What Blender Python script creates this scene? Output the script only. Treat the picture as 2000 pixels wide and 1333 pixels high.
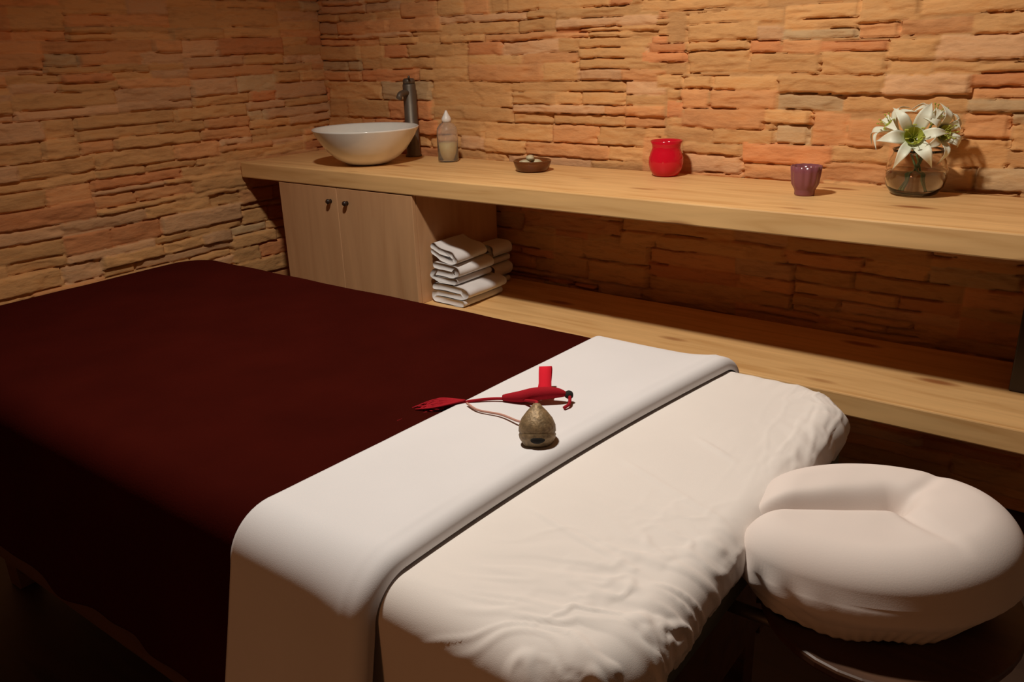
import bpy, math, random
import numpy as np
from mathutils import Vector, Matrix

random.seed(7)
PI = math.pi
scene = bpy.context.scene
for o in list(bpy.data.objects):
    bpy.data.objects.remove(o)
COL = scene.collection

# ------------------------------------------------------------------ camera
cam_d = bpy.data.cameras.new('camera')
cam = bpy.data.objects.new('camera', cam_d)
COL.objects.link(cam)
RC = np.array([[0.80163363, 0.59708843, -0.02947778],
               [0.17926757, -0.2871342, -0.94096604],
               [-0.57030401, 0.74902561, -0.33721502]])
right, up, back = RC[0], -RC[1], -RC[2]
cam.matrix_world = Matrix(((right[0], up[0], back[0], 0.0),
                           (right[1], up[1], back[1], 0.0),
                           (right[2], up[2], back[2], 1.28),
                           (0, 0, 0, 1)))
cam_d.sensor_width = 36.0
cam_d.lens = 1625.0 / 2000.0 * 36.0
cam_d.clip_start = 0.02
scene.camera = cam

# ------------------------------------------------------------------ world, lights, exposure
world = bpy.data.worlds.new('world')
scene.world = world
world.use_nodes = True
wb = world.node_tree.nodes['Background']
wb.inputs['Color'].default_value = (1.0, 0.42, 0.15, 1)
wb.inputs['Strength'].default_value = 0.015


def spot(name, loc, target, power, angle, blend, color, radius):
    ld = bpy.data.lights.new(name, 'SPOT')
    ld.energy = power
    ld.color = color
    ld.spot_size = math.radians(angle)
    ld.spot_blend = blend
    ld.shadow_soft_size = radius
    o = bpy.data.objects.new(name, ld)
    o.location = loc
    d = Vector(target) - Vector(loc)
    o.rotation_euler = d.to_track_quat('-Z', 'Y').to_euler()
    COL.objects.link(o)
    return o


spot('ceiling_spotlight', (-1.10, 0.98, 2.46), (-0.88, 1.42, 0.8), 140, 140, 0.9, (1.0, 0.92, 0.81), 0.07)

# dim amber fill light, added out of view to lift the near side of the bedding
ld = bpy.data.lights.new('low_amber_fill', 'POINT')
ld.energy = 12
ld.color = (1.0, 0.42, 0.17)
ld.shadow_soft_size = 0.18
lo = bpy.data.objects.new('low_amber_fill', ld)
lo.location = (-0.7, -1.3, 0.50)
COL.objects.link(lo)

scene.view_settings.view_transform = 'Standard'
scene.view_settings.look = 'None'
scene.view_settings.exposure = 0.0
scene.view_settings.gamma = 1.0
scene.view_settings.use_curve_mapping = False


# ------------------------------------------------------------------ object helpers
def empty(name, loc, label=None, cat=None, group=None, rz=0.0):
    o = bpy.data.objects.new(name, None)
    o.location = loc
    o.rotation_euler = (0, 0, rz)
    o.empty_display_size = 0.05
    COL.objects.link(o)
    if label: o['label'] = label
    if cat: o['category'] = cat
    if group: o['group'] = group
    return o


def tag(o, label, cat, group=None):
    o['label'] = label
    o['category'] = cat
    if group: o['group'] = group
    return o


def world_loc(o):
    v = Vector((0, 0, 0))
    while o is not None:
        v = v + o.location
        o = o.parent
    return v


def make(name, verts, faces, mat, parent=None, smooth=True, label=None, origin=None, mats=None):
    """verts are in world metres; the mesh is stored relative to its parent (or origin)."""
    me = bpy.data.meshes.new(name)
    v = np.asarray(verts, dtype=float)
    if parent is not None:
        off = np.array(world_loc(parent))
    elif origin is not None:
        off = np.array(origin, dtype=float)
    else:
        off = np.zeros(3)
    me.from_pydata((v - off).tolist(), [], [list(map(int, f)) for f in faces])
    if smooth:
        me.polygons.foreach_set('use_smooth', [True] * len(me.polygons))
    me.materials.append(mat)
    me.update()
    o = bpy.data.objects.new(name, me)
    COL.objects.link(o)
    if parent is not None:
        o.parent = parent
    elif origin is not None:
        o.location = origin
    if label: o['label'] = label
    return o


def structure(o):
    o['kind'] = 'structure'
    return o


def grid_faces(n, m, wrap=False):
    f = []
    for i in range(n - 1):
        for j in range(m - 1 if not wrap else m):
            a = i * m + j
            b = i * m + (j + 1) % m
            f.append((a, b, b + m, a + m))
    return f


def box_data(x0, x1, y0, y1, z0, z1):
    v = [(x0, y0, z0), (x1, y0, z0), (x1, y1, z0), (x0, y1, z0),
         (x0, y0, z1), (x1, y0, z1), (x1, y1, z1), (x0, y1, z1)]
    f = [(0, 3, 2, 1), (4, 5, 6, 7), (0, 1, 5, 4), (1, 2, 6, 5), (2, 3, 7, 6), (3, 0, 4, 7)]
    return v, f


def join(*parts):
    V, F = [], []
    for v, f in parts:
        n = len(V)
        V += [tuple(p) for p in v]
        F += [tuple(i + n for i in q) for q in f]
    return V, F


def bevel(o, w, seg=2):
    m = o.modifiers.new('bevel', 'BEVEL')
    m.width = w
    m.segments = seg
    m.limit_method = 'ANGLE'
    m.angle_limit = math.radians(40)
    return o


def box(name, b, mat, parent=None, bev=0.003, label=None):
    v, f = box_data(*b)
    org = None
    if parent is None:
        org = ((b[0] + b[1]) / 2, (b[2] + b[3]) / 2, b[4])
    o = make(name, v, f, mat, parent, smooth=False, label=label, origin=org)
    if bev: bevel(o, bev)
    return o


def lathe_data(prof, c, seg=48, tilt=None):
    """prof: list of (r, z) ; r may be 0 at ends. c: centre."""
    V, F = [], []
    rows = []
    for r, z in prof:
        if r < 1e-6:
            rows.append([len(V)])
            V.append((0, 0, z))
        else:
            rows.append(list(range(len(V), len(V) + seg)))
            for k in range(seg):
                a = 2 * PI * k / seg
                V.append((r * math.cos(a), r * math.sin(a), z))
    for A, B in zip(rows[:-1], rows[1:]):
        for k in range(seg):
            a0, a1 = A[k % len(A)], A[(k + 1) % len(A)]
            b0, b1 = B[k % len(B)], B[(k + 1) % len(B)]
            q = []
            for i in (a0, a1, b1, b0):
                if i not in q: q.append(i)
            if len(q) >= 3: F.append(tuple(q))
    if tilt is not None:
        V = [tuple(tilt @ Vector(p)) for p in V]
    V = [(p[0] + c[0], p[1] + c[1], p[2] + c[2]) for p in V]
    return V, F


def catmull(pts, n=8):
    P = [np.array(p, float) for p in pts]
    P = [2 * P[0] - P[1]] + P + [2 * P[-1] - P[-2]]
    out = []
    for i in range(1, len(P) - 2):
        for k in range(n):
            t = k / n
            out.append(0.5 * ((2 * P[i]) + (-P[i - 1] + P[i + 1]) * t +
                              (2 * P[i - 1] - 5 * P[i] + 4 * P[i + 1] - P[i + 2]) * t * t +
                              (-P[i - 1] + 3 * P[i] - 3 * P[i + 1] + P[i + 2]) * t ** 3))
    out.append(P[-2])
    return out


def tube_data(pts, rad, seg=10, smooth=6):
    P = catmull(pts, smooth) if smooth else [np.array(p, float) for p in pts]
    n = len(P)
    if callable(rad):
        R = [rad(i / (n - 1)) for i in range(n)]
    else:
        R = [rad] * n
    V, F = [], []
    t0 = Vector(P[1] - P[0]).normalized()
    ref = Vector((0, 0, 1)) if abs(t0.z) < 0.9 else Vector((1, 0, 0))
    nrm = t0.cross(ref).normalized()
    for i in range(n):
        a = P[max(i - 1, 0)]
        b = P[min(i + 1, n - 1)]
        t = Vector(b - a).normalized()
        nrm = (nrm - t * nrm.dot(t)).normalized()
        bn = t.cross(nrm)
        for k in range(seg):
            th = 2 * PI * k / seg
            p = Vector(P[i]) + (nrm * math.cos(th) + bn * math.sin(th)) * R[i]
            V.append(tuple(p))
    for i in range(n - 1):
        for k in range(seg):
            a = i * seg + k
            b = i * seg + (k + 1) % seg
            F.append((a, b, b + seg, a + seg))
    F.append(tuple(range(seg))[::-1])
    F.append(tuple(range((n - 1) * seg, n * seg)))
    return V, F


# ------------------------------------------------------------------ noise in numpy
def vnoise(x, y, seed, per=256):
    rng = np.random.RandomState(seed)
    T = rng.rand(per, per)
    xi = np.floor(x).astype(int)
    yi = np.floor(y).astype(int)
    fx = x - xi
    fy = y - yi
    fx = fx * fx * (3 - 2 * fx)
    fy = fy * fy * (3 - 2 * fy)
    a = T[xi % per, yi % per]
    b = T[(xi + 1) % per, yi % per]
    c = T[xi % per, (yi + 1) % per]
    d = T[(xi + 1) % per, (yi + 1) % per]
    return (a * (1 - fx) + b * fx) * (1 - fy) + (c * (1 - fx) + d * fx) * fy


def fbm(x, y, seed, oct=4):
    s = 0
    a = 0.5
    t = 0
    for k in range(oct):
        s = s + a * vnoise(x * 2 ** k, y * 2 ** k, seed + k)
        t += a
        a *= 0.5
    return s / t


# ------------------------------------------------------------------ materials
def new_mat(name):
    m = bpy.data.materials.new(name)
    m.use_nodes = True
    nt = m.node_tree
    return m, nt, nt.nodes['Principled BSDF']


def N(nt, typ, **kw):
    n = nt.nodes.new(typ)
    for k, v in kw.items():
        setattr(n, k, v)
    return n


def mapping(nt, scale, kind='Object'):
    tc = N(nt, 'ShaderNodeTexCoord')
    mp = N(nt, 'ShaderNodeMapping')
    mp.inputs['Scale'].default_value = scale
    nt.links.new(tc.outputs[kind], mp.inputs['Vector'])
    return mp


def ramp(nt, stops):
    r = N(nt, 'ShaderNodeValToRGB')
    e = r.color_ramp.elements
    while len(e) < len(stops): e.new(0.5)
    for i, (p, c) in enumerate(stops):
        e[i].position = p
        e[i].color = (*c, 1)
    return r


def add_bump(nt, bsdf, src, strength, dist):
    b = N(nt, 'ShaderNodeBump')
    b.inputs['Strength'].default_value = strength
    b.inputs['Distance'].default_value = dist
    nt.links.new(src, b.inputs['Height'])
    nt.links.new(b.outputs['Normal'], bsdf.inputs['Normal'])


def mat_wood(name, light, dark, knot, scale=(1.2, 14, 14), rough=0.5, knots=True):
    m, nt, b = new_mat(name)
    mp = mapping(nt, scale)
    no = N(nt, 'ShaderNodeTexNoise')
    no.inputs['Scale'].default_value = 2.2
    no.inputs['Detail'].default_value = 6
    no.inputs['Distortion'].default_value = 0.6
    nt.links.new(mp.outputs[0], no.inputs['Vector'])
    r = ramp(nt, [(0.3, dark), (0.5, light), (0.72, tuple(min(1, c * 1.12) for c in light))])
    nt.links.new(no.outputs['Fac'], r.inputs['Fac'])
    out = r.outputs['Color']
    if knots:
        mp2 = mapping(nt, (2.2, 7.0, 7.0))
        vo = N(nt, 'ShaderNodeTexVoronoi')
        vo.inputs['Scale'].default_value = 1.3
        nt.links.new(mp2.outputs[0], vo.inputs['Vector'])
        r2 = ramp(nt, [(0.0, (1, 1, 1)), (0.10, (0.8, 0.8, 0.8)), (0.19, (0, 0, 0))])
        nt.links.new(vo.outputs['Distance'], r2.inputs['Fac'])
        mx = N(nt, 'ShaderNodeMix', data_type='RGBA')
        nt.links.new(r2.outputs['Color'], mx.inputs['Factor'])
        nt.links.new(out, mx.inputs[6])
        mx.inputs[7].default_value = (*knot, 1)
        out = mx.outputs[2]
    nt.links.new(out, b.inputs['Base Color'])
    b.inputs['Roughness'].default_value = rough
    add_bump(nt, b, no.outputs['Fac'], 0.15, 0.002)
    return m


def mat_cloth(name, col, rough=0.9, weave=900, bump=0.25, mottled=0.04, sheen=0.0, spec=0.08):
    m, nt, b = new_mat(name)
    mp = mapping(nt, (1, 1, 1))
    n1 = N(nt, 'ShaderNodeTexNoise')
    n1.inputs['Scale'].default_value = 6
    n1.inputs['Detail'].default_value = 3
    nt.links.new(mp.outputs[0], n1.inputs['Vector'])
    r = ramp(nt, [(0.3, tuple(c * (1 - mottled) for c in col)), (0.7, col)])
    nt.links.new(n1.outputs['Fac'], r.inputs['Fac'])
    nt.links.new(r.outputs['Color'], b.inputs['Base Color'])
    n2 = N(nt, 'ShaderNodeTexNoise')
    n2.inputs['Scale'].default_value = weave
    n2.inputs['Detail'].default_value = 2
    nt.links.new(mp.outputs[0], n2.inputs['Vector'])
    add_bump(nt, b, n2.outputs['Fac'], bump, 0.0006)
    b.inputs['Roughness'].default_value = rough
    b.inputs['Specular IOR Level'].default_value = spec
    if sheen:
        b.inputs['Sheen Weight'].default_value = sheen
        b.inputs['Sheen Roughness'].default_value = 0.5
        b.inputs['Sheen Tint'].default_value = (*[min(1, c * 6) for c in col], 1)
    return m


def mat_plain(name, col, rough=0.5, metal=0.0, var=0.1, scale=30, bump=0.0):
    m, nt, b = new_mat(name)
    mp = mapping(nt, (1, 1, 1))
    n1 = N(nt, 'ShaderNodeTexNoise')
    n1.inputs['Scale'].default_value = scale
    n1.inputs['Detail'].default_value = 4
    nt.links.new(mp.outputs[0], n1.inputs['Vector'])
    r = ramp(nt, [(0.3, tuple(c * (1 - var) for c in col)), (0.7, tuple(min(1, c * (1 + var)) for c in col))])
    nt.links.new(n1.outputs['Fac'], r.inputs['Fac'])
    nt.links.new(r.outputs['Color'], b.inputs['Base Color'])
    b.inputs['Roughness'].default_value = rough
    b.inputs['Metallic'].default_value = metal
    if bump:
        add_bump(nt, b, n1.outputs['Fac'], bump, 0.003)
    return m


def mat_glass(name, col, rough=0.03, trans=1.0, ior=1.45):
    m, nt, b = new_mat(name)
    b.inputs['Base Color'].default_value = (*col, 1)
    b.inputs['Roughness'].default_value = rough
    b.inputs['Transmission Weight'].default_value = trans
    b.inputs['IOR'].default_value = ior
    mp = mapping(nt, (1, 1, 1))
    n1 = N(nt, 'ShaderNodeTexNoise')
    n1.inputs['Scale'].default_value = 40
    nt.links.new(mp.outputs[0], n1.inputs['Vector'])
    add_bump(nt, b, n1.outputs['Fac'], 0.05, 0.002)
    return m


def mat_stone():
    m, nt, b = new_mat('stacked_stone')
    at = N(nt, 'ShaderNodeAttribute')
    at.attribute_name = 'stone_color'
    mp = mapping(nt, (3.0, 3.0, 14.0))
    n1 = N(nt, 'ShaderNodeTexNoise')
    n1.inputs['Scale'].default_value = 4
    n1.inputs['Detail'].default_value = 8
    n1.inputs['Roughness'].default_value = 0.65
    nt.links.new(mp.outputs[0], n1.inputs['Vector'])
    r = ramp(nt, [(0.25, (0.62, 0.55, 0.5)), (0.5, (1, 1, 1)), (0.75, (1.0, 0.86, 0.7))])
    nt.links.new(n1.outputs['Fac'], r.inputs['Fac'])
    mx = N(nt, 'ShaderNodeMix', data_type='RGBA', blend_type='MULTIPLY')
    mx.inputs['Factor'].default_value = 0.75
    nt.links.new(at.outputs['Color'], mx.inputs[6])
    nt.links.new(r.outputs['Color'], mx.inputs[7])
    nt.links.new(mx.outputs[2], b.inputs['Base Color'])
    b.inputs['Roughness'].default_value = 0.85
    b.inputs['Specular IOR Level'].default_value = 0.2
    mp2 = mapping(nt, (12, 12, 30))
    n2 = N(nt, 'ShaderNodeTexNoise')
    n2.inputs['Scale'].default_value = 5
    n2.inputs['Detail'].default_value = 8
    nt.links.new(mp2.outputs[0], n2.inputs['Vector'])
    add_bump(nt, b, n2.outputs['Fac'], 0.4, 0.005)
    return m


M_STONE = mat_stone()
M_COUNTER = mat_wood('pine_counter', (0.78, 0.47, 0.195), (0.66, 0.36, 0.13), (0.30, 0.09, 0.02))
M_CABINET = mat_wood('birch_cabinet', (0.60, 0.33, 0.16), (0.54, 0.28, 0.13), (0.3, 0.12, 0.05), scale=(8, 8, 0.8), knots=False)
M_DARKWOOD = mat_wood('table_wood', (0.085, 0.035, 0.015), (0.055, 0.022, 0.01), (0.03, 0.02, 0.01), knots=False)
M_SHEET = mat_cloth('white_cotton', (0.68, 0.655, 0.655))
M_FITTED = mat_cloth('cream_cotton', (0.75, 0.69, 0.645))
M_COVER = mat_cloth('ivory_flannel', (0.75, 0.66, 0.61), weave=500, bump=0.15)
M_BLANKET = mat_cloth('maroon_fleece', (0.036, 0.0032, 0.0016), weave=260, bump=0.6, mottled=0.2, spec=0.02)
M_TOWEL = mat_cloth('white_terry', (0.78, 0.74, 0.72), weave=420, bump=0.9)
M_VINYL = mat_plain('table_vinyl', (0.10, 0.11, 0.08), 0.6)
M_CERAMIC = mat_plain('white_ceramic', (0.80, 0.77, 0.70), 0.12, var=0.02)
M_FAUCET = mat_plain('brushed_dark_metal', (0.17, 0.14, 0.11), 0.5, metal=0.7)
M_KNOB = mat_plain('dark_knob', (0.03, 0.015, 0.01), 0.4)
M_RED = mat_glass('red_glass', (0.75, 0.01, 0.03), 0.12, trans=0.25)
M_PURPLE = mat_glass('purple_glass', (0.34, 0.11, 0.13), 0.2, trans=0.35)
M_CLEAR = mat_glass('clear_glass', (0.97, 0.96, 0.92), 0.0)
M_BOTTLE = mat_glass('clear_plastic', (0.98, 0.97, 0.95), 0.06, trans=0.92)
M_SOAP = mat_glass('yellow_soap', (0.92, 0.70, 0.28), 0.3, trans=0.05, ior=1.35)
M_WATER = mat_glass('water', (0.95, 0.97, 0.93), 0.0, ior=1.33)
M_WHITEP = mat_plain('white_plastic', (0.78, 0.75, 0.70), 0.35, var=0.02)
M_AMBER = mat_glass('amber_glass', (0.30, 0.10, 0.03), 0.1, trans=0.6)
M_PEBBLE = mat_plain('pale_stone', (0.50, 0.42, 0.26), 0.6, var=0.3, scale=60)
M_WAX = mat_plain('candle_wax', (0.8, 0.68, 0.5), 0.5, var=0.03)
M_PETAL = mat_plain('lily_petal', (0.80, 0.82, 0.66), 0.5, var=0.05, scale=50)
M_THROAT = mat_plain('lily_throat', (0.42, 0.46, 0.06), 0.5, var=0.15, scale=60)
M_STEM = mat_plain('flower_stem', (0.10, 0.15, 0.05), 0.5, var=0.2)
M_REDCLOTH = mat_cloth('red_ribbon', (0.62, 0.015, 0.03), weave=600, bump=0.4)
M_REDCORD = mat_cloth('red_cord', (0.34, 0.012, 0.02), weave=900, bump=0.9)
M_PALECORD = mat_cloth('pale_cord', (0.50, 0.26, 0.20), weave=900, bump=0.6)
M_BELL = mat_plain('aged_brass', (0.24, 0.16, 0.08), 0.55, metal=0.35, var=0.35, scale=160, bump=0.5)
M_HOLE = mat_plain('slit_shade_and_bead', (0.01, 0.008, 0.006), 0.9)  # black of the bead, and of the shade painted into the bell slit
M_CEIL = mat_plain('ceiling_plaster', (0.35, 0.25, 0.16), 0.9, var=0.05)
M_FLOOR = mat_wood('dark_floor_boards', (0.05, 0.025, 0.014), (0.03, 0.014, 0.008), (0.02, 0.01, 0.01), scale=(1.5, 9, 9), knots=False)


# ------------------------------------------------------------------ stacked stone walls
def stone_layout(length, height, seed):
    rng = random.Random(seed)
    stones = []   # u0,u1,v0,v1,depth,kind
    v = 0.0
    while v < height:
        ph = rng.uniform(0.085, 0.15)
        u = -rng.uniform(0, 0.5)
        while u < length:
            pw = rng.uniform(0.35, 0.7)
            # split panel vertically in layers
            nl = rng.choice([2, 3, 3, 4]) if ph > 0.11 else rng.choice([2, 2, 3])
            nl = nl + (1 if rng.random() < 0.35 else 0)
            ws = [rng.uniform(0.5, 1.6) for _ in range(nl)]
            s = sum(ws)
            vv = v
            for w in ws:
                h = ph * w / s
                uu = u
                while uu < u + pw - 1e-6:
                    sw = rng.uniform(0.10, 0.42)
                    if u + pw - (uu + sw) < 0.07: sw = u + pw - uu
                    stones.append((uu, uu + sw, vv, vv + h, rng.random(), rng.random(), rng.random(), rng.random()))
                    uu += sw
                vv += h
            u += pw
        v += ph
    return stones


# the larger stones of the counter wall right of the red holder: u0, u1, z0, z1 in metres, tint, how far it stands out
BIG_STONES = [
    (1.582,1.892,1.358,1.392,'t',.6), (1.648,1.936,1.316,1.348,'t',.4), (1.650,1.871,1.268,1.315,'t',.7), (1.873,1.945,1.264,1.302,'p',.9),
    (1.944,2.138,1.321,1.356,'t',.8), (1.946,2.141,1.295,1.319,'t',.5), (1.949,2.144,1.270,1.292,'g',.7), (2.141,2.294,1.305,1.367,'t',.9),
    (2.147,2.250,1.268,1.303,'o',.6), (2.252,2.417,1.274,1.308,'o',.5), (2.296,2.538,1.320,1.356,'t',.4), (2.419,2.545,1.270,1.315,'t',.6),
    (1.587,1.648,1.241,1.266,'r',.4), (1.588,1.649,1.214,1.239,'r',.7), (1.652,1.845,1.240,1.263,'t',.8), (1.654,1.848,1.178,1.237,'t',.5),
    (1.850,1.940,1.233,1.264,'r',.5), (1.943,2.049,1.218,1.264,'o',.9), (1.853,2.052,1.177,1.229,'t',.6), (2.051,2.221,1.236,1.260,'r',.3),
    (2.055,2.226,1.175,1.233,'t',.8), (2.225,2.347,1.214,1.261,'t',.9), (2.349,2.553,1.210,1.267,'p',.7), (1.590,1.637,1.135,1.175,'t',.5),
    (1.640,1.734,1.136,1.167,'t',.7), (1.738,1.937,1.131,1.167,'t',.5), (1.943,2.226,1.125,1.169,'t',1.2), (2.228,2.433,1.124,1.173,'p',1.2),
    (2.234,2.338,1.175,1.208,'t',.6), (2.345,2.561,1.179,1.200,'t',.5), (2.434,2.565,1.144,1.175,'r',.6), (2.438,2.570,1.117,1.141,'o',.4),
    (1.592,1.634,1.097,1.130,'t',.6), (1.639,1.729,1.076,1.131,'o',.7), (1.735,1.941,1.079,1.128,'o',.8), (1.947,2.124,1.079,1.120,'g',.5),
    (2.128,2.435,1.079,1.119,'t',.6), (2.439,2.575,1.082,1.111,'g',.8), (1.593,1.641,1.047,1.093,'r',.6), (1.595,1.740,1.018,1.045,'t',.8),
    (1.646,1.905,1.020,1.075,'o',.7), (1.909,2.040,1.039,1.074,'t',.9), (1.942,2.039,0.983,1.034,'g',.5), (2.048,2.146,0.981,1.071,'o',.6),
    (2.150,2.236,0.986,1.056,'o',.9), (2.238,2.427,1.015,1.072,'t',.5), (2.430,2.536,1.018,1.076,'o',.6), (2.538,2.580,1.052,1.077,'g',.5),
    (2.545,2.587,0.987,1.048,'t',.6), (1.596,1.742,0.971,1.014,'t',.5), (1.747,1.940,0.977,1.018,'t',.6), (1.647,1.840,0.941,0.969,'t',.9),
    (1.847,2.112,0.922,0.979,'r',.9), (2.114,2.257,0.942,0.983,'t',.7), (2.260,2.400,0.938,1.011,'o',.6), (2.403,2.541,0.943,1.013,'t',.5),
    (1.599,1.844,0.883,0.937,'p',.6), (1.850,2.090,0.874,0.917,'o',.8), (2.094,2.262,0.888,0.936,'o',.7), (2.268,2.474,0.884,0.936,'t',.6),
    (2.477,2.603,0.885,0.943,'g',.8)]


def stone_wall(name, length, z0, z1, seed, mapper, du=0.0075, dv=0.0042, custom=()):
    nu = int(length / du)
    nv = int((z1 - z0) / dv)
    us = np.linspace(0, length, nu)
    vs = np.linspace(0, z1 - z0, nv)
    Ug, Vg = np.meshgrid(us, vs, indexing='ij')
    wu = Ug + (fbm(Ug * 9, Vg * 30, seed + 11, 3) - 0.5) * 0.012
    wv = Vg + (fbm(Ug * 5 + 3, Vg * 4, seed + 23, 4) - 0.5) * 0.013 + (vnoise(Ug * 45, Vg * 8, seed + 29) - 0.5) * 0.0035
    st = stone_layout(length + 0.2, z1 - z0 + 0.2, seed)
    depth = np.zeros_like(Ug)
    col = np.zeros(Ug.shape + (3,))
    edge = np.zeros_like(Ug)
    pal = [((0.62, 0.33, 0.13), 0.50), ((0.64, 0.30, 0.12), 0.22), ((0.62, 0.345, 0.17), 0.14),
           ((0.62, 0.255, 0.10), 0.09), ((0.55, 0.355, 0.18), 0.05)]
    rgc = random.Random(seed + 5)
    tint = {'t': 0.2, 'o': 0.6, 'p': 0.8, 'r': 0.9, 'g': 0.99}
    if custom:
        lft = min(q[0] for q in custom)
        custom = [((q[0] - rgc.uniform(0.01, 0.14),) + q[1:]) if q[0] < lft + 0.01 else q for q in custom]
        ua, ub = lft + 0.004, max(q[1] for q in custom) - 0.02
        va, vb = min(q[2] for q in custom) + 0.01, max(q[3] for q in custom) - 0.01
        keep = []
        for q in st:
            if q[1] <= ua or q[0] >= ub or q[3] <= va or q[2] >= vb:
                keep.append(q)
                continue
            if q[0] < ua: keep.append((q[0], ua) + q[2:])
            if q[1] > ub: keep.append((ub, q[1]) + q[2:])
            m0, m1 = max(q[0], ua), min(q[1], ub)
            if q[3] > vb: keep.append((m0, m1, vb, q[3]) + q[4:])
            if q[2] < va: keep.append((m0, m1, q[2], va) + q[4:])
        st = keep
        st = st + [(q[0] - 0.001, q[1] + 0.001, q[2] - 0.0015, q[3] + 0.0015, max(0.05, min(1.25, q[5])) ** 1.0 * 0.85, rgc.random(), rgc.random(), tint[q[4]]) for q in custom]
        col[:] = (0.60, 0.32, 0.13)
        edge[:] = 0.01
    for (a, b, c, d, r1, r2, r3, r4) in st:
        i0 = max(0, int((a - 0.02) / length * (nu - 1)))
        i1 = min(nu, int((b + 0.02) / length * (nu - 1)) + 2)
        j0 = max(0, int((c - 0.03) / (z1 - z0) * (nv - 1)))
        j1 = min(nv, int((d + 0.03) / (z1 - z0) * (nv - 1)) + 2)
        if i0 >= i1 or j0 >= j1: continue
        su, sv = wu[i0:i1, j0:j1], wv[i0:i1, j0:j1]
        inside = (su >= a) & (su < b) & (sv >= c) & (sv < d)
        if not inside.any(): continue
        ed = np.minimum(np.minimum(su - a, b - su) * 0.8, np.minimum((sv - c), (d - sv)))
        lu = (su - a) / (b - a) - 0.5
        lv = (sv - c) / (d - c) - 0.5
        base = 0.003 + 0.016 * r1 ** 2.0 + lu * (r2 - 0.5) * 0.008 + lv * (r3 - 0.55) * 0.006
        rel = (fbm(su * 14 + r1 * 50, sv * 34 + r2 * 50, seed + 31, 4) - 0.5) * 0.008
        # chipped ledges
        led = np.clip((fbm(su * 7 + r3 * 90, sv * 22 + r4 * 90, seed + 41, 3) - 0.56) * 22, 0, 1) * -0.004
        hh = base + rel + led - 0.006 * np.exp(-ed / 0.0022)
        depth[i0:i1, j0:j1][inside] = hh[inside]
        edge[i0:i1, j0:j1][inside] = ed[inside]
        acc = 0
        cc = pal[0][0]
        for pc, w in pal:
            acc += w
            if r4 <= acc:
                cc = pc
                break
        k = 1.0 + 0.28 * r2
        col[i0:i1, j0:j1][inside] = np.array(cc) * k
    gap = np.clip(1.3 - edge / 0.0026, 0, 1) * (fbm(Ug * 6, Vg * 6, seed + 51, 2) > 0.47)
    depth = depth - gap * 0.016
    # thin return at the rim so that the cladding has a thickness
    depth[0, :] = depth[-1, :] = -0.04
    depth[:, 0] = depth[:, -1] = -0.04
    P = mapper(Ug, Vg + z0, depth)
    verts = P.reshape(-1, 3)
    me = bpy.data.meshes.new(name)
    nF = (nu - 1) * (nv - 1)
    idx = np.arange(nu * nv).reshape(nu, nv)
    q = np.stack([idx[:-1, :-1], idx[1:, :-1], idx[1:, 1:], idx[:-1, 1:]], -1).reshape(-1, 4)
    me.vertices.add(len(verts))
    me.vertices.foreach_set('co', verts.ravel())
    me.loops.add(nF * 4)
    me.loops.foreach_set('vertex_index', q.ravel().astype(np.int32))
    me.polygons.add(nF)
    me.polygons.foreach_set('loop_start', (np.arange(nF) * 4).astype(np.int32))
    me.polygons.foreach_set('loop_total', np.full(nF, 4, dtype=np.int32))
    me.update(calc_edges=True)
    ca = me.color_attributes.new('stone_color', 'FLOAT_COLOR', 'POINT')
    c4 = np.concatenate([col.reshape(-1, 3), np.ones((nu * nv, 1))], 1)
    ca.data.foreach_set('color', c4.ravel().astype(np.float32))
    me.materials.append(M_STONE)
    me.validate()
    o = bpy.data.objects.new(name, me)
    COL.objects.link(o)
    return structure(o)


WX, WY = -2.80, 2.445   # left wall plane, counter wall plane
stone_wall('wall_back', 4.1, 0.0, 2.5, 5,
           lambda U, V, D: np.stack([U + WX - 0.02, WY + 0.012 - D, V], -1), dv=0.0038, custom=BIG_STONES)
stone_wall('wall_left', 3.4, 0.0, 2.5, 21,
           lambda U, V, D: np.stack([WX - 0.012 + D, WY + 0.02 - U, V], -1))
structure(box('wall_right', (1.25, 1.3, -0.95, 2.5, 0.0, 2.5), M_CEIL, bev=0))
structure(box('floor', (-2.9, 1.3, -0.95, 2.5, -0.06, 0.0), M_FLOOR, bev=0))
structure(box('ceiling', (-2.9, 1.3, -0.95, 2.5, 2.5, 2.56), M_CEIL, bev=0))

# ------------------------------------------------------------------ counter, shelf, cabinet
tag(box('counter', (-2.785, 1.2, 1.968, 2.418, 0.822, 0.88), M_COUNTER, bev=0.004),
    'long thick knotty pine counter top along the stone wall, carrying the white basin', 'counter')
tag(box('lower_shelf', (-2.57, 1.2, 1.975, 2.418, 0.390, 0.448), M_COUNTER, bev=0.004),
    'long pine shelf running below the counter, with the folded towels on its left end', 'shelf')
tag(box('support_panel', (-0.165, -0.125, 2.20, 2.417, 0.449, 0.8215), M_KNOB, bev=0.003),  # black colour puts the shade under the counter into the panel
    'upright wooden support coloured black as if in shade, between the pine shelf and counter at the right', 'support')

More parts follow.
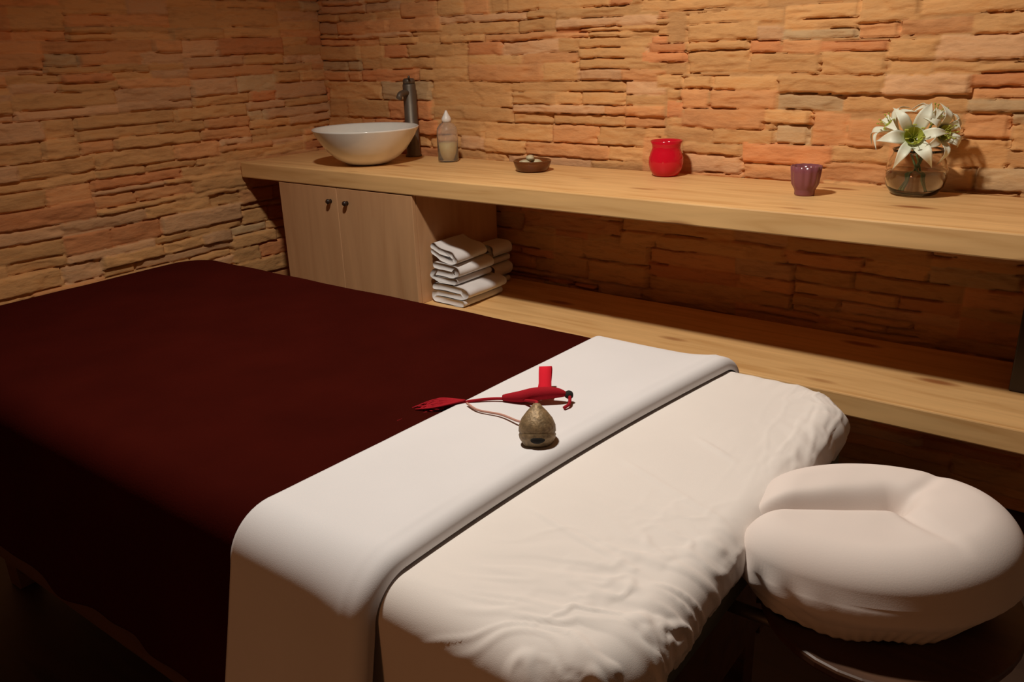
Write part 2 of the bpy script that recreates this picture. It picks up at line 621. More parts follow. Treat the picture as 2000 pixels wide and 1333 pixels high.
cab = empty('cabinet', (-2.23, 2.2, 0.449), 'pale wood double door cabinet below the counter, under the white basin', 'cabinet')
ZB, ZT = 0.4492, 0.8214
x0, x1, yf, yb = -2.57, -1.893, 1.990, 2.415
v, f = join(box_data(x0, x0 + 0.018, yf, yb, ZB, ZT), box_data(x1 - 0.018, x1, yf, yb, ZB, ZT),
            box_data(x0 + 0.018, x1 - 0.018, yf + 0.002, yb, ZB, ZB + 0.018),
            box_data(x0 + 0.018, x1 - 0.018, yf + 0.002, yb, ZT - 0.018, ZT),
            box_data(x0 + 0.018, x1 - 0.018, yb - 0.01, yb, ZB + 0.018, ZT - 0.018))
make('body', v, f, M_CABINET, cab, smooth=False)
xm = (x0 + x1) / 2 - 0.024
for (a, b, kx) in ((x0 + 0.001, xm - 0.001, -2.290), (xm + 0.001, x1 - 0.001, -2.205)):
    d = box('door', (a, b, 1.971, 1.989, ZB + 0.002, ZT - 0.002), M_CABINET, cab, bev=0.002)
    kv, kf = lathe_data([(0, 0.0), (0.0075, 0.0), (0.006, 0.006), (0.009, 0.011), (0.009, 0.015), (0.006, 0.019), (0, 0.020)],
                        (kx, 1.9705, 0.771), 20, Matrix.Rotation(PI / 2, 3, 'X'))
    make('knob', kv, kf, M_KNOB, d, label='small dark round knob')


# ------------------------------------------------------------------ folded towels
def towel(name, label, path, y0, y1, thick, seed, cat='towel', group=None, skew=0.0):
    """path: folded strip in the x-z plane (centre line); extruded along y."""
    P = np.array(catmull([(p[0], 0, p[1]) for p in path], 10))[:, [0, 2]]
    T = np.gradient(P, axis=0)
    T /= np.linalg.norm(T, axis=1)[:, None] + 1e-9
    Nn = np.stack([-T[:, 1], T[:, 0]], 1)
    h = thick / 2
    n = len(P)
    loop = [P[i] + Nn[i] * h for i in range(n)]
    for k in range(1, 6):   # rounded end
        a = PI * k / 6
        loop.append(P[-1] + Nn[-1] * h * math.cos(a) + T[-1] * h * math.sin(a))
    loop += [P[i] - Nn[i] * h for i in range(n - 1, -1, -1)]
    for k in range(1, 6):
        a = PI * k / 6
        loop.append(P[0] - Nn[0] * h * math.cos(a) - T[0] * h * math.sin(a))
    loop = np.array(loop)
    m = len(loop)
    ny = 26
    V = []
    cx, cz = loop[:, 0].mean(), loop[:, 1].mean()
    for j in range(ny):
        t = j / (ny - 1)
        y = y0 + (y1 - y0) * t
        e = min(t, 1 - t)
        ins = 0.0025 * max(0, 1 - e / 0.03)
        for i in range(m):
            x, z = loop[i]
            wob = (float(vnoise(np.array([x * 30]), np.array([z * 50 + seed]), seed)[0]) - 0.5) * 0.014
            w2 = (float(vnoise(np.array([y * 16 + seed]), np.array([x * 18]), seed + 3)[0]) - 0.5)
            dx = (cx - x) * ins * 6
            V.append((x + dx + skew * (y - y0) + w2 * 0.006, y + wob * (1 if j in (0, 1) else 0.4), z + w2 * 0.0045))
    F = grid_faces(ny, m, wrap=True)
    F.append(tuple(range(m)))
    F.append(tuple(range((ny - 1) * m, ny * m))[::-1])
    zmin = min(p[2] for p in V)
    V = [(p[0], p[1], p[2]) for p in V]
    o = make(name, V, F, M_TOWEL, None, origin=(cx, (y0 + y1) / 2, path[0][1]))
    return tag(o, label, cat, group)


TG = 'folded white towels on the shelf'
towel('folded_towel', 'bottom folded white towel of the three stacked beside the cabinet',
      [(-1.745, 0.4605), (-1.80, 0.461), (-1.860, 0.463), (-1.874, 0.473), (-1.860, 0.484), (-1.80, 0.486), (-1.750, 0.484), (-1.728, 0.495), (-1.750, 0.506), (-1.80, 0.509), (-1.862, 0.508)],
      2.025, 2.235, 0.021, 3, group=TG, skew=0.0)
towel('folded_towel', 'middle folded white towel of the three stacked beside the cabinet',
      [(-1.775, 0.5335), (-1.82, 0.533), (-1.860, 0.534), (-1.874, 0.545), (-1.860, 0.557), (-1.815, 0.558), (-1.783, 0.556), (-1.762, 0.565), (-1.782, 0.577), (-1.82, 0.580), (-1.864, 0.579)],
      2.025, 2.215, 0.021, 9, group=TG, skew=0.0)
towel('folded_towel', 'top folded white towel of the three beside the cabinet, its fold gaping open',
      [(-1.868, 0.626), (-1.842, 0.613), (-1.812, 0.603), (-1.788, 0.599), (-1.772, 0.607), (-1.786, 0.619), (-1.815, 0.626), (-1.842, 0.633), (-1.868, 0.645)],
      2.03, 2.20, 0.019, 15, group=TG, skew=-0.05)

towel('folded_towel', 'shaded folded towel lying low behind the front stack of towels, near the stone wall',
      [(-1.8176, 0.4605), (-1.8410, 0.4609), (-1.8706, 0.4627), (-1.8769, 0.4759), (-1.8660, 0.4882), (-1.8410, 0.4900), (-1.8176, 0.4891), (-1.8051, 0.5023), (-1.8176, 0.5146), (-1.8410, 0.5164), (-1.8691, 0.5155)],
      2.27, 2.38, 0.021, 31, group='shaded towels behind the front stack')
towel('folded_towel', 'shaded folded towel lying on top behind the front stack of towels, near the stone wall',
      [(-1.8176, 0.5405), (-1.8410, 0.5409), (-1.8691, 0.5425), (-1.8769, 0.5545), (-1.8660, 0.5657), (-1.8410, 0.5681), (-1.8176, 0.5673), (-1.8067, 0.5785), (-1.8176, 0.5897), (-1.8410, 0.5921), (-1.8691, 0.5913)],
      2.27, 2.38, 0.021, 37, group='shaded towels behind the front stack')

# ------------------------------------------------------------------ things on the counter
CT = 0.8805
# basin
bx, by = -2.273, 2.153
outer = [(0.0, 0.0), (0.058, 0.0), (0.082, 0.006), (0.116, 0.026), (0.144, 0.052), (0.164, 0.080), (0.180, 0.105), (0.190, 0.124), (0.192, 0.128)]
inner = [(0.189, 0.130), (0.184, 0.125), (0.172, 0.104), (0.155, 0.078), (0.128, 0.047), (0.080, 0.026), (0.045, 0.018), (0.022, 0.016), (0.0, 0.016)]
v, f = lathe_data(outer + inner, (bx, by, CT), 72)
basin = empty('wash_basin', (bx, by, CT), 'round white ceramic vessel basin standing on the left end of the counter', 'basin')
make('bowl', v, f, M_CERAMIC, basin)
v, f = lathe_data([(0, 0.0165), (0.021, 0.0165), (0.021, 0.0195), (0.016, 0.021), (0, 0.021)], (bx, by, CT), 28)
make('drain', v, f, M_FAUCET, basin, label='dark metal drain')

# faucet
fx, fy = -2.262, 2.383
fa = empty('faucet', (fx, fy, CT), 'tall dark metal pillar faucet standing behind the white basin', 'faucet')
v, f = lathe_data([(0, 0), (0.031, 0), (0.031, 0.006), (0.025, 0.010), (0.0245, 0.262), (0.023, 0.267), (0, 0.267)], (fx, fy, CT), 32)
make('column', v, f, M_FAUCET, fa)
d = Vector((0.25, -0.97, 0)).normalized()
p0 = Vector((fx, fy, CT + 0.235)) + d * 0.010
v, f = tube_data([p0, p0 + d * 0.03 + Vector((0, 0, 0.002)), p0 + d * 0.06 + Vector((0, 0, -0.002)), p0 + d * 0.072 + Vector((0, 0, -0.014))], 0.011, 14)
make('spout', v, f, M_FAUCET, fa)
v, f = join(lathe_data([(0, 0.2675), (0.022, 0.2675), (0.023, 0.279), (0.018, 0.286), (0, 0.288)], (fx, fy, CT), 28),
            tube_data([(fx, fy, CT + 0.280), (fx + 0.02, fy - 0.02, CT + 0.290), (fx + 0.035, fy - 0.035, CT + 0.294)], 0.0045, 10))
make('lever', v, f, M_FAUCET, fa)

# soap bottle
sx, sy = -2.035, 2.325
sb = empty('soap_bottle', (sx, sy, CT), 'clear soap bottle half full of yellow liquid with a white conical cap, beside the basin', 'bottle')
v, f = lathe_data([(0, 0), (0.034, 0.0), (0.0375, 0.004), (0.038, 0.10), (0.036, 0.118), (0.026, 0.132), (0.016, 0.138), (0.015, 0.142),
                   (0.0125, 0.142), (0.0135, 0.136), (0.024, 0.129), (0.0335, 0.116), (0.0355, 0.10), (0.035, 0.006), (0, 0.004)], (sx, sy, CT), 40)
make('bottle_body', v, f, M_BOTTLE, sb)
v, f = lathe_data([(0, 0.0045), (0.0345, 0.0065), (0.035, 0.066), (0, 0.066)], (sx, sy, CT), 40)
make('liquid_soap', v, f, M_SOAP, sb, label='yellow liquid soap')
v, f = lathe_data([(0, 0.139), (0.0175, 0.139), (0.0175, 0.150), (0.014, 0.158), (0.009, 0.166), (0.005, 0.175), (0.0035, 0.179), (0, 0.180)], (sx, sy, CT), 28)
make('cap', v, f, M_WHITEP, sb, label='white conical cap')

# amber dish with pale pieces
dx_, dy_ = -1.615, 2.262
di = empty('amber_dish', (dx_, dy_, CT), 'small dark amber glass dish holding pale pebbles, between the soap bottle and the red holder', 'dish')
v, f = lathe_data([(0, 0), (0.046, 0), (0.054, 0.006), (0.060, 0.022), (0.063, 0.034), (0.060, 0.036), (0.056, 0.024), (0.049, 0.010), (0.03, 0.007), (0, 0.007)], (dx_, dy_, CT), 44)
make('bowl', v, f, M_AMBER, di)


def blob(cx, cy, cz, rx, ry, rz, seed, seg=14, rows=9):
    V, F = [], []
    rr = random.Random(seed)
    ph = [rr.uniform(0, 6) for _ in range(4)]
    for i in range(rows + 1):
        th = PI * i / rows
        for k in range(seg):
            a = 2 * PI * k / seg
            s = 1 + 0.10 * math.sin(2 * a + ph[0]) + 0.07 * math.sin(3 * th + ph[1] + a)
            V.append((cx + rx * s * math.sin(th) * math.cos(a), cy + ry * s * math.sin(th) * math.sin(a), cz - rz * math.cos(th)))
    return V, grid_faces(rows + 1, seg, True)


for k, (ax, ay, az, r) in enumerate([(-0.022, -0.012, 0.024, 0.021), (0.018, -0.018, 0.021, 0.017), (0.0, 0.02, 0.024, 0.020), (0.026, 0.014, 0.021, 0.015), (-0.008, 0.0, 0.042, 0.016)]):
    v, f = blob(dx_ + ax, dy_ + ay, CT + az, r, r * 0.85, r * 0.62, 20 + k)
    o = make('pebble', v, f, M_PEBBLE, None, origin=(dx_ + ax, dy_ + ay, CT + az))
    tag(o, 'small pale pebble lying among others in the dark amber dish', 'pebble', 'pale pebbles in the amber dish')


def candle(cx, cy, z, r, h, name_label, group=None):
    c = empty('tealight', (cx, cy, z), name_label, 'candle', group)
    v, f = lathe_data([(0, 0), (r, 0), (r, h), (r * 0.9, h * 0.93), (0, h * 0.9)], (cx, cy, z), 28)
    make('wax', v, f, M_WAX, c)
    v, f = tube_data([(cx, cy, z + h * 0.85), (cx + 0.001, cy, z + h + 0.006)], 0.001, 6, 2)
    make('wick', v, f, M_KNOB, c, label='black wick')
    return c


# red candle holder
rx_, ry_ = -1.180, 2.36
rp = [(0, 0), (0.034, 0), (0.040, 0.004), (0.049, 0.020), (0.053, 0.040), (0.052, 0.056), (0.046, 0.074), (0.0425, 0.083), (0.044, 0.094), (0.049, 0.106),
      (0.0465, 0.1065), (0.0415, 0.094), (0.0395, 0.083), (0.043, 0.073), (0.049, 0.056), (0.050, 0.040), (0.046, 0.022), (0.036, 0.009), (0, 0.008)]
v, f = lathe_data(rp, (rx_, ry_, CT), 56)
o = make('candle_holder', v, f, M_RED, None, origin=(rx_, ry_, CT))
tag(o, 'round bright red glass candle holder with a flared rim on the counter', 'candle holder')
candle(rx_, ry_, CT + 0.0088, 0.019, 0.015, 'pale tealight inside the red glass candle holder')

# purple candle holder with a cut pattern
px_, py_ = -0.703, 2.215
prof = [(0, 0), (0.0245, 0), (0.026, 0.003), (0.026, 0.012), (0.0285, 0.018), (0.0345, 0.030), (0.0365, 0.045), (0.038, 0.060), (0.0395, 0.076),
        (0.037, 0.0765), (0.0355, 0.06), (0.034, 0.045), (0.031, 0.031), (0.024, 0.020), (0.022, 0.010), (0, 0.009)]
v, f = lathe_data(prof, (px_, py_, CT), 72)
seg = 72
vv = []
for (x, y, z) in v:
    rx, ry = x - px_, y - py_
    r = math.hypot(rx, ry)
    if r > 0.030 and z > CT + 0.02:
        a = math.atan2(ry, rx)
        k = 1 + 0.035 * math.cos(12 * a)
        vv.append((px_ + rx * k, py_ + ry * k, z))
    else:
        vv.append((x, y, z))
o = make('candle_holder', vv, f, M_PURPLE, None, origin=(px_, py_, CT))
tag(o, 'small fluted dark purple glass candle holder with a narrow foot, between red holder and vase', 'candle holder')
candle(px_, py_, CT + 0.0098, 0.0188, 0.014, 'pale tealight inside the small purple glass holder')

# vase
vx, vy = -0.465, 2.345
va = empty('vase', (vx, vy, CT), 'round clear glass vase half full of water holding the white lilies', 'vase')
vo_ = [(0, 0), (0.046, 0), (0.056, 0.005), (0.068, 0.022), (0.074, 0.045), (0.0735, 0.066), (0.067, 0.088), (0.060, 0.100), (0.058, 0.108), (0.062, 0.116)]
vi_ = [(0.0598, 0.1165), (0.0555, 0.108), (0.0575, 0.099), (0.0645, 0.087), (0.071, 0.066), (0.0715, 0.045), (0.0655, 0.024), (0.054, 0.010), (0, 0.008)]
v, f = lathe_data(vo_ + vi_, (vx, vy, CT), 56)
make('glass_body', v, f, M_CLEAR, va)
v, f = lathe_data([(0, 0.0083), (0.0535, 0.0103), (0.065, 0.0243), (0.0710, 0.045), (0.0706, 0.060), (0, 0.060)], (vx, vy, CT), 56)
make('water', v, f, M_WATER, va)


def petal_data(c, axis, ang, L, W, recurve, ph):
    """one lily petal; c throat point, axis bloom direction, ang angle round it."""
    ax = Vector(axis).normalized()
    ref = Vector((0, 0, 1)) if abs(ax.z) < 0.9 else Vector((1, 0, 0))
    e1 = ax.cross(ref).normalized()
    e2 = ax.cross(e1)
    out = e1 * math.cos(ang) + e2 * math.sin(ang)
    side = ax.cross(out).normalized()
    n, m = 14, 7
    V = []
    for i in range(n):
        t = i / (n - 1)
        al = L * (0.62 * math.sin(min(t * 1.5, 1.2) * 1.25) - recurve * max(0, t - 0.55) ** 1.5 * 1.6)
        ra = L * (0.10 + 0.92 * t ** 1.25)
        w = W * (0.22 + 0.78 * math.sin(PI * min(1, t * 1.0) ** 0.9) ** 0.8) * (1 - t ** 5 * 0.92)
        for j in range(m):
            s = j / (m - 1) * 2 - 1
            p = Vector(c) + ax * (al + 0.16 * W * (s * s) * (1.2 - t) + 0.03 * W * math.sin(9 * t + ph) * abs(s)) + out * ra + side * (s * w * 0.5)
            V.append(tuple(p))
    return V, grid_faces(n, m)


def lily(label, c, axis, size, neck, rot, opened=1.0):
    root = empty('lily', (vx, vy, CT + 0.012), label, 'flower', 'white lilies in the glass vase')
    ax = Vector(axis).normalized()
    base = Vector(c) - ax * size * 0.10
    v, f = tube_data([neck[0], neck[1], tuple(base - ax * size * 0.35), tuple(base + ax * size * 0.05)], 0.0026, 8)
    make('stem', v, f, M_STEM, root, label='thin green stem')
    for k in range(6):
        wide = 0.40 if k % 2 == 0 else 0.31
        v, f = petal_data(c, axis, rot + k * PI / 3 + random.uniform(-.1, .1), size * random.uniform(0.92, 1.06), size * wide, 0.9 * opened, random.uniform(0, 6))
        o = make('petal', v, f, M_PETAL, root)
        sm = o.modifiers.new('thickness', 'SOLIDIFY')
        sm.thickness = 0.0009
    # green yellow throat cup
    prof = [(0.02 * size, -0.05 * size), (0.10 * size, 0.02 * size), (0.16 * size, 0.20 * size), (0.25 * size, 0.42 * size)]
    tm = ax.to_track_quat('Z', 'Y').to_matrix()
    v, f = lathe_data(prof, tuple(c), 20, tm)
    make('throat', v, f, M_THROAT, root, label='yellow green throat')
    parts = []
    ref = Vector((0, 0, 1)) if abs(ax.z) < 0.9 else Vector((1, 0, 0))
    e1 = ax.cross(ref).normalized()
    e2 = ax.cross(e1)
    for k in range(6):
        a = rot + k * PI / 3 + 0.5
        d = e1 * math.cos(a) + e2 * math.sin(a)
        tip = Vector(c) + ax * size * 0.72 + d * size * 0.24
        parts.append(tube_data([tuple(c), tuple(Vector(c) + ax * size * 0.4 + d * size * 0.08), tuple(tip)], 0.0008, 6, 4))
        parts.append(tube_data([tuple(tip - e1 * size * 0.05), tuple(tip), tuple(tip + e1 * size * 0.05)], 0.0019, 6, 3))
    v, f = join(*parts)
    make('stamens', v, f, M_THROAT, root, label='thin yellow green stamens')
    return root


n1 = (vx + 0.02, vy + 0.01, CT + 0.013)
lily('white lily facing forward at the centre of the bunch in the vase', (vx - 0.012, vy - 0.035, CT + 0.143), (0.30, -1.0, 0.35), 0.088,
     ((vx + 0.02, vy + 0.01, CT + 0.013), (vx, vy, CT + 0.09)), 0.15)
lily('white lily at the right of the bunch, half turned to the stone wall', (vx + 0.035, vy - 0.010, CT + 0.156), (0.85, -0.55, 0.15), 0.072,
     ((vx - 0.03, vy + 0.01, CT + 0.013), (vx + 0.01, vy, CT + 0.09)), 0.5)
lily('white lily at the upper left of the bunch, opening upwards', (vx - 0.055, vy - 0.005, CT + 0.156), (-0.65, -0.35, 0.65), 0.072,
     ((vx + 0.03, vy - 0.015, CT + 0.013), (vx - 0.012, vy, CT + 0.09)), 0.9)
lily('white lily at the top of the bunch, opening towards the ceiling', (vx + 0.020, vy + 0.012, CT + 0.176), (0.35, 0.1, 1.0), 0.066,
     ((vx - 0.02, vy - 0.02, CT + 0.013), (vx + 0.004, vy + 0.01, CT + 0.09)), 0.2)

# ------------------------------------------------------------------ massage table
BX0, BX1, BY0, BY1, BZ = -2.300, -0.318, 0.548, 1.443, 0.682
RCORN = 0.12


def bed_surf(p, q, off, edge_r=0.05, flare=0.06, x0=BX0, x1=BX1, y0=BY0, y1=BY1, z=BZ, rc=RCORN):
    """maps flat cloth coordinates to the draped surface; off pushes it outwards."""
    cx0, cx1, cy0, cy1 = x0 + rc, x1 - rc, y0 + rc, y1 - rc
    dx = np.where(p > cx1, p - cx1, np.where(p < cx0, p - cx0, 0))
    dy = np.where(q > cy1, q - cy1, np.where(q < cy0, q - cy0, 0))
    ax_, ay_ = np.abs(dx), np.abs(dy)
    d = np.maximum(ax_, ay_)
    ang = np.where(ax_ >= ay_, PI / 4 * ay_ / np.maximum(ax_, 1e-9), PI / 2 - PI / 4 * ax_ / np.maximum(ay_, 1e-9))
    nx = np.cos(ang) * np.sign(dx)
    ny = np.sin(ang) * np.sign(dy)
    nx = np.where(d < 1e-9, 0, nx)
    ny = np.where(d < 1e-9, 0, ny)
    re = edge_r
    flat = rc - re
    arc = re * PI / 2
    t = np.clip((d - flat) / arc, 0, 1) * PI / 2
    rho = np.where(d < flat, d, flat + re * np.sin(t))
    drop = np.where(d < flat, 0, re * (1 - np.cos(t)))
    ext = np.maximum(d - flat - arc, 0)
    if isinstance(flare, tuple):
        c2 = np.cos(ang) ** 2
        c2 = np.where((dx == 0) & (dy == 0), 0, c2)
        rho = rho + ext * (flare[0] * c2 + flare[1] * (1 - c2))
    else:
        rho = rho + ext * flare
    drop = drop + ext
    cxx = np.clip(p, cx0, cx1)
    cyy = np.clip(q, cy0, cy1)
    # outward normal of the smooth form
    nh = np.sin(t)
    nz = np.cos(t)
    X = cxx + nx * (rho + off * nh)
    Y = cyy + ny * (rho + off * nh)
    Z = z - drop + off * nz
    return X, Y, Z, d, ext


def cloth_mesh(name, X, Y, Z, mat, parent=None, thick=0.003, origin=None, sub=0):
    n, m = X.shape
    V = np.stack([X, Y, Z], -1).reshape(-1, 3)
    o = make(name, V, grid_faces(n, m), mat, parent, origin=origin)
    if thick:
        s = o.modifiers.new('thickness', 'SOLIDIFY')
        s.thickness = thick
        s.offset = -1
    return o


tb = empty('massage_table', (-1.3, 1.0, 0.0), 'padded massage table on a dark wooden frame, fully covered by bedding', 'massage table')
v, f = [], []
# mattress pad: rounded slab inside the sheets
gp = np.linspace(BX0 - 0.05, BX1 + 0.05, 80)
gq = np.linspace(BY0 - 0.05, BY1 + 0.05, 44)
Pg, Qg = np.meshgrid(gp, gq, indexing='ij')
X, Y, Z, d, e = bed_surf(Pg, Qg, -0.008, flare=0)
n, m = X.shape
top = np.stack([X, Y, Z], -1).reshape(-1, 3)
bot = top.copy()
bot[:, 2] = 0.585
V = np.concatenate([top, bot])
F = grid_faces(n, m)
F2 = [tuple(i + n * m for i in q[::-1]) for q in grid_faces(n, m)]
rim = [i * m for i in range(n)] + [(n - 1) * m + j for j in range(1, m)] + [i * m + m - 1 for i in range(n - 2, -1, -1)] + [j for j in range(m - 2, 0, -1)]
F3 = [(rim[k], rim[(k + 1) % len(rim)], rim[(k + 1) % len(rim)] + n * m, rim[k] + n * m) for k in range(len(rim))]
make('mattress', V, F + F2 + F3, M_VINYL, tb)
box('table_frame', (-2.22, -0.40, 0.63, 1.36, 0.505, 0.583), M_DARKWOOD, tb)
for lx in (-2.16, -0.50):
    for ly in (0.66, 1.29):
        box('leg', (lx, lx + 0.055, ly, ly + 0.055, 0.001, 0.504), M_DARKWOOD, tb)
for ly in (0.60, 1.345):
    box('rail', (-2.2, -0.44, ly + 0.005, ly + 0.055, 0.17, 0.235), M_DARKWOOD, tb)
for lx in (-2.21, -0.44):
    box('end_panel', (lx, lx + 0.045, 0.66, 1.34, 0.30, 0.5) if lx > -1 else (lx, lx + 0.045, 0.72, 1.28, 0.17, 0.235), M_DARKWOOD, tb)

# face cradle frame: horseshoe board on two arms
HC = (-0.172, 1.045)
CC = (-0.198, 1.040)
arc = []
for k in range(33):
    a = math.radians(-150 + 300 * k / 32)
    arc.append((HC[0] + 0.118 * math.cos(a), HC[1] + 0.145 * math.sin(a)))


def ribbon_board(path, w, z0, z1):
    P = np.array(path)
    T = np.gradient(P, axis=0)
    T /= np.linalg.norm(T, axis=1)[:, None]
    Nn = np.stack([-T[:, 1], T[:, 0]], 1)
    V = []
    for i in range(len(P)):
        for s, z in ((1, z1), (-1, z1), (-1, z0), (1, z0)):
            V.append((P[i][0] + Nn[i][0] * s * w / 2, P[i][1] + Nn[i][1] * s * w / 2, z))
    F = grid_faces(len(P), 4, True)
    F.append((0, 1, 2, 3))
    k = (len(P) - 1) * 4
    F.append((k + 3, k + 2, k + 1, k))
    return V, F


v, f = ribbon_board(arc, 0.09, 0.553, 0.568)
o = make('face_cradle_board', v, f, M_DARKWOOD, tb, smooth=False, label='dark horseshoe board carrying the face cushion')
bevel(o, 0.004)
v, f = join(tube_data([(-0.43, 0.93, 0.545), (-0.10, 0.93, 0.545)], 0.009, 14, 2), tube_data([(-0.43, 1.09, 0.545), (-0.10, 1.09, 0.545)], 0.009, 14, 2))
make('cradle_arms', v, f, M_FAUCET, tb, label='two metal arms under the face cushion')


# ---- bedding
def tri(x):
    return 1 - np.abs(((x) % 1.0) * 2 - 1)


# fitted sheet
x_in = -0.98
gp = np.concatenate([np.linspace(x_in, -0.66, 30), np.linspace(-0.655, BX1 + 0.105, 150)])
gq = np.linspace(BY0 - 0.24, BY1 + 0.105, 330)
Pg, Qg = np.meshgrid(gp, gq, indexing='ij')


def fitted_off(P, Q):
    dxh = np.clip((P + 0.62) / 0.30, 0, 1)               # towards the head end
    near = np.clip((0.92 - Q) / 0.34, 0, 1)
    far = np.clip((Q - 1.10) / 0.30, 0, 1)
    # tension folds running along the table on the near head corner
    w = fbm(P * 6 + 2.0 * (Q - 0.8), Q * 34 + (fbm(P * 7, Q * 7, 70, 2) - 0.5) * 6 - P * 9, 61, 2)
    ridge = np.clip(1 - np.abs(w - 0.5) * 6, 0, 1) ** 1.2
    a = ridge * 0.0065 * dxh ** 1.2 * near ** 0.7
    w2 = fbm(P * 20, Q * 24, 64, 3)
    a = a + np.clip(1 - np.abs(w2 - 0.5) * 7, 0, 1) ** 1.2 * 0.0055 * np.clip((P + 0.50) / 0.16, 0, 1) * np.clip((1.0 - Q) / 0.3, 0, 1) * np.clip((Q - 0.52) / 0.12, 0, 1)
    # radiating gathers round the far head corner
    th = np.arctan2(Q - (BY1 - 0.17), P - (BX1 - 0.17))
    rr = np.hypot(Q - (BY1 - 0.17), P - (BX1 - 0.17))
    g = (tri(th * 3.2 + (fbm(P * 9, Q * 9, 80, 2) - .5) * 1.6) - 0.5)
    a = a + g * 0.0045 * np.clip((rr - 0.07) / 0.12, 0, 1) * np.clip(far * 1.6, 0, 1) * dxh
    w3 = fbm(P * 34 + 5 * Q, Q * 10, 67, 3)
    a = a + np.clip(1 - np.abs(w3 - 0.5) * 8, 0, 1) * 0.0022 * np.clip((P + 0.46) / 0.14, 0, 1) * np.clip((Q - 0.95) / 0.2, 0, 1)
    # faint long creases
    for (pa, qa, pb, qb, hgt) in ((-0.60, 0.80, -0.36, 0.74, 0.0022), (-0.50, 1.12, -0.40, 1.07, 0.0025), (-0.56, 0.99, -0.33, 0.90, 0.0018)):
        L = math.hypot(pb - pa, qb - qa)
        ux, uy = (pb - pa) / L, (qb - qa) / L
        s = (P - pa) * ux + (Q - qa) * uy
        t = -(P - pa) * uy + (Q - qa) * ux
        a = a + hgt * np.exp(-(t / 0.005) ** 2) * np.clip(s / 0.04, 0, 1) * np.clip((L - s) / 0.04, 0, 1)
    return a


off = fitted_off(Pg, Qg)
X, Y, Z, d, e = bed_surf(Pg, Qg, off, edge_r=0.045, flare=(-0.45, -0.02))
hem = np.clip(e / 0.05, 0, 1)
Z = Z - 0.018 * hem * (fbm(Pg * 12, Qg * 12, 90, 2) - 0.5) * 2
so = cloth_mesh('fitted_sheet', X, Y, Z, M_FITTED, thick=0.002, origin=(-0.65, 1.0, BZ))
tag(so, 'cream fitted sheet, creased at its corners, covering the head end of the massage table', 'sheet')

# blanket
gp = np.concatenate([np.linspace(BX0 - 0.34, -0.66, 170)])
gq = np.linspace(BY0 - 0.30, BY1 + 0.28, 190)
Pg, Qg = np.meshgrid(gp, gq, indexing='ij')
off = 0.0065 + (fbm(Pg * 5, Qg * 5, 33, 3) - 0.5) * 0.006
X, Y, Z, d, e = bed_surf(Pg, Qg, off, flare=0.045)
wave = np.clip((-1.02 - Pg) / 0.15, 0, 1) * (fbm(Pg * 7 + 3, Qg * 7, 35, 2) - 0.5) * 0.05 * np.clip(e / 0.25, 0, 1)
Y = Y + np.where(Qg < BY0 + 0.05, -wave - 0.01 * np.clip(e / 0.2, 0, 1), wave)
bo = cloth_mesh('blanket', X, Y, Z, M_BLANKET, thick=0.005, origin=(-1.6, 1.0, BZ))
tag(bo, 'dark maroon fleece blanket covering the foot end of the massage table and hanging down', 'blanket')

# folded white sheet band over the blanket
ns, nq = 60, 230
S = np.linspace(0, 1, ns)
gq = np.linspace(BY0 - 0.36, BY1 + 0.25, nq)
Sg, Qg = np.meshgrid(S, gq, indexing='ij')
qn = np.clip((Qg - 0.6) / 0.83, 0, 1)
side = np.clip((0.60 - Qg) / 0.36, 0, 1)
left = -0.882 + 0.035 * qn - 0.04 * side
right_ = -0.628 + 0.074 * qn ** 1.3 - 0.01 * side - 0.010 * np.sin(PI * qn)
Pm = left + (right_ - left) * Sg
# cross profile of the band: lies on the blanket, thick rolled fold at the head side
dist = (1 - Sg) * (right_ - left)
roll = 0.017
puff = np.where(dist < roll, np.sqrt(np.clip(1 - ((roll - dist) / roll) ** 2, 0, 1)), 1.0)
offb = 0.0045 + puff * (0.010 + 0.009 * np.exp(-((dist - 0.02) / 0.05) ** 2)) + 0.0012 * (fbm(Pm * 8, Qg * 8, 44, 3) - 0.5)
offb = offb + 0.0018 * np.exp(-((dist - 0.035) / 0.006) ** 2) * fbm(Qg * 9, Pm * 0, 47, 2)
X, Y, Z, d, e = bed_surf(Pm, Qg, offb + 0.002, flare=0.07)
wv = np.clip(e / 0.3, 0, 1)
Y = np.where(Qg < 0.9, Y - 0.006 * wv * (1 + np.sin(Pm * 18 + 1.0)) - 0.016 * wv, Y)
fo = cloth_mesh('flat_sheet', X, Y, Z, M_SHEET, thick=0.003, origin=(-0.76, 1.0, BZ))
tag(fo, 'smooth white sheet folded back in a wide band across the maroon blanket', 'sheet')


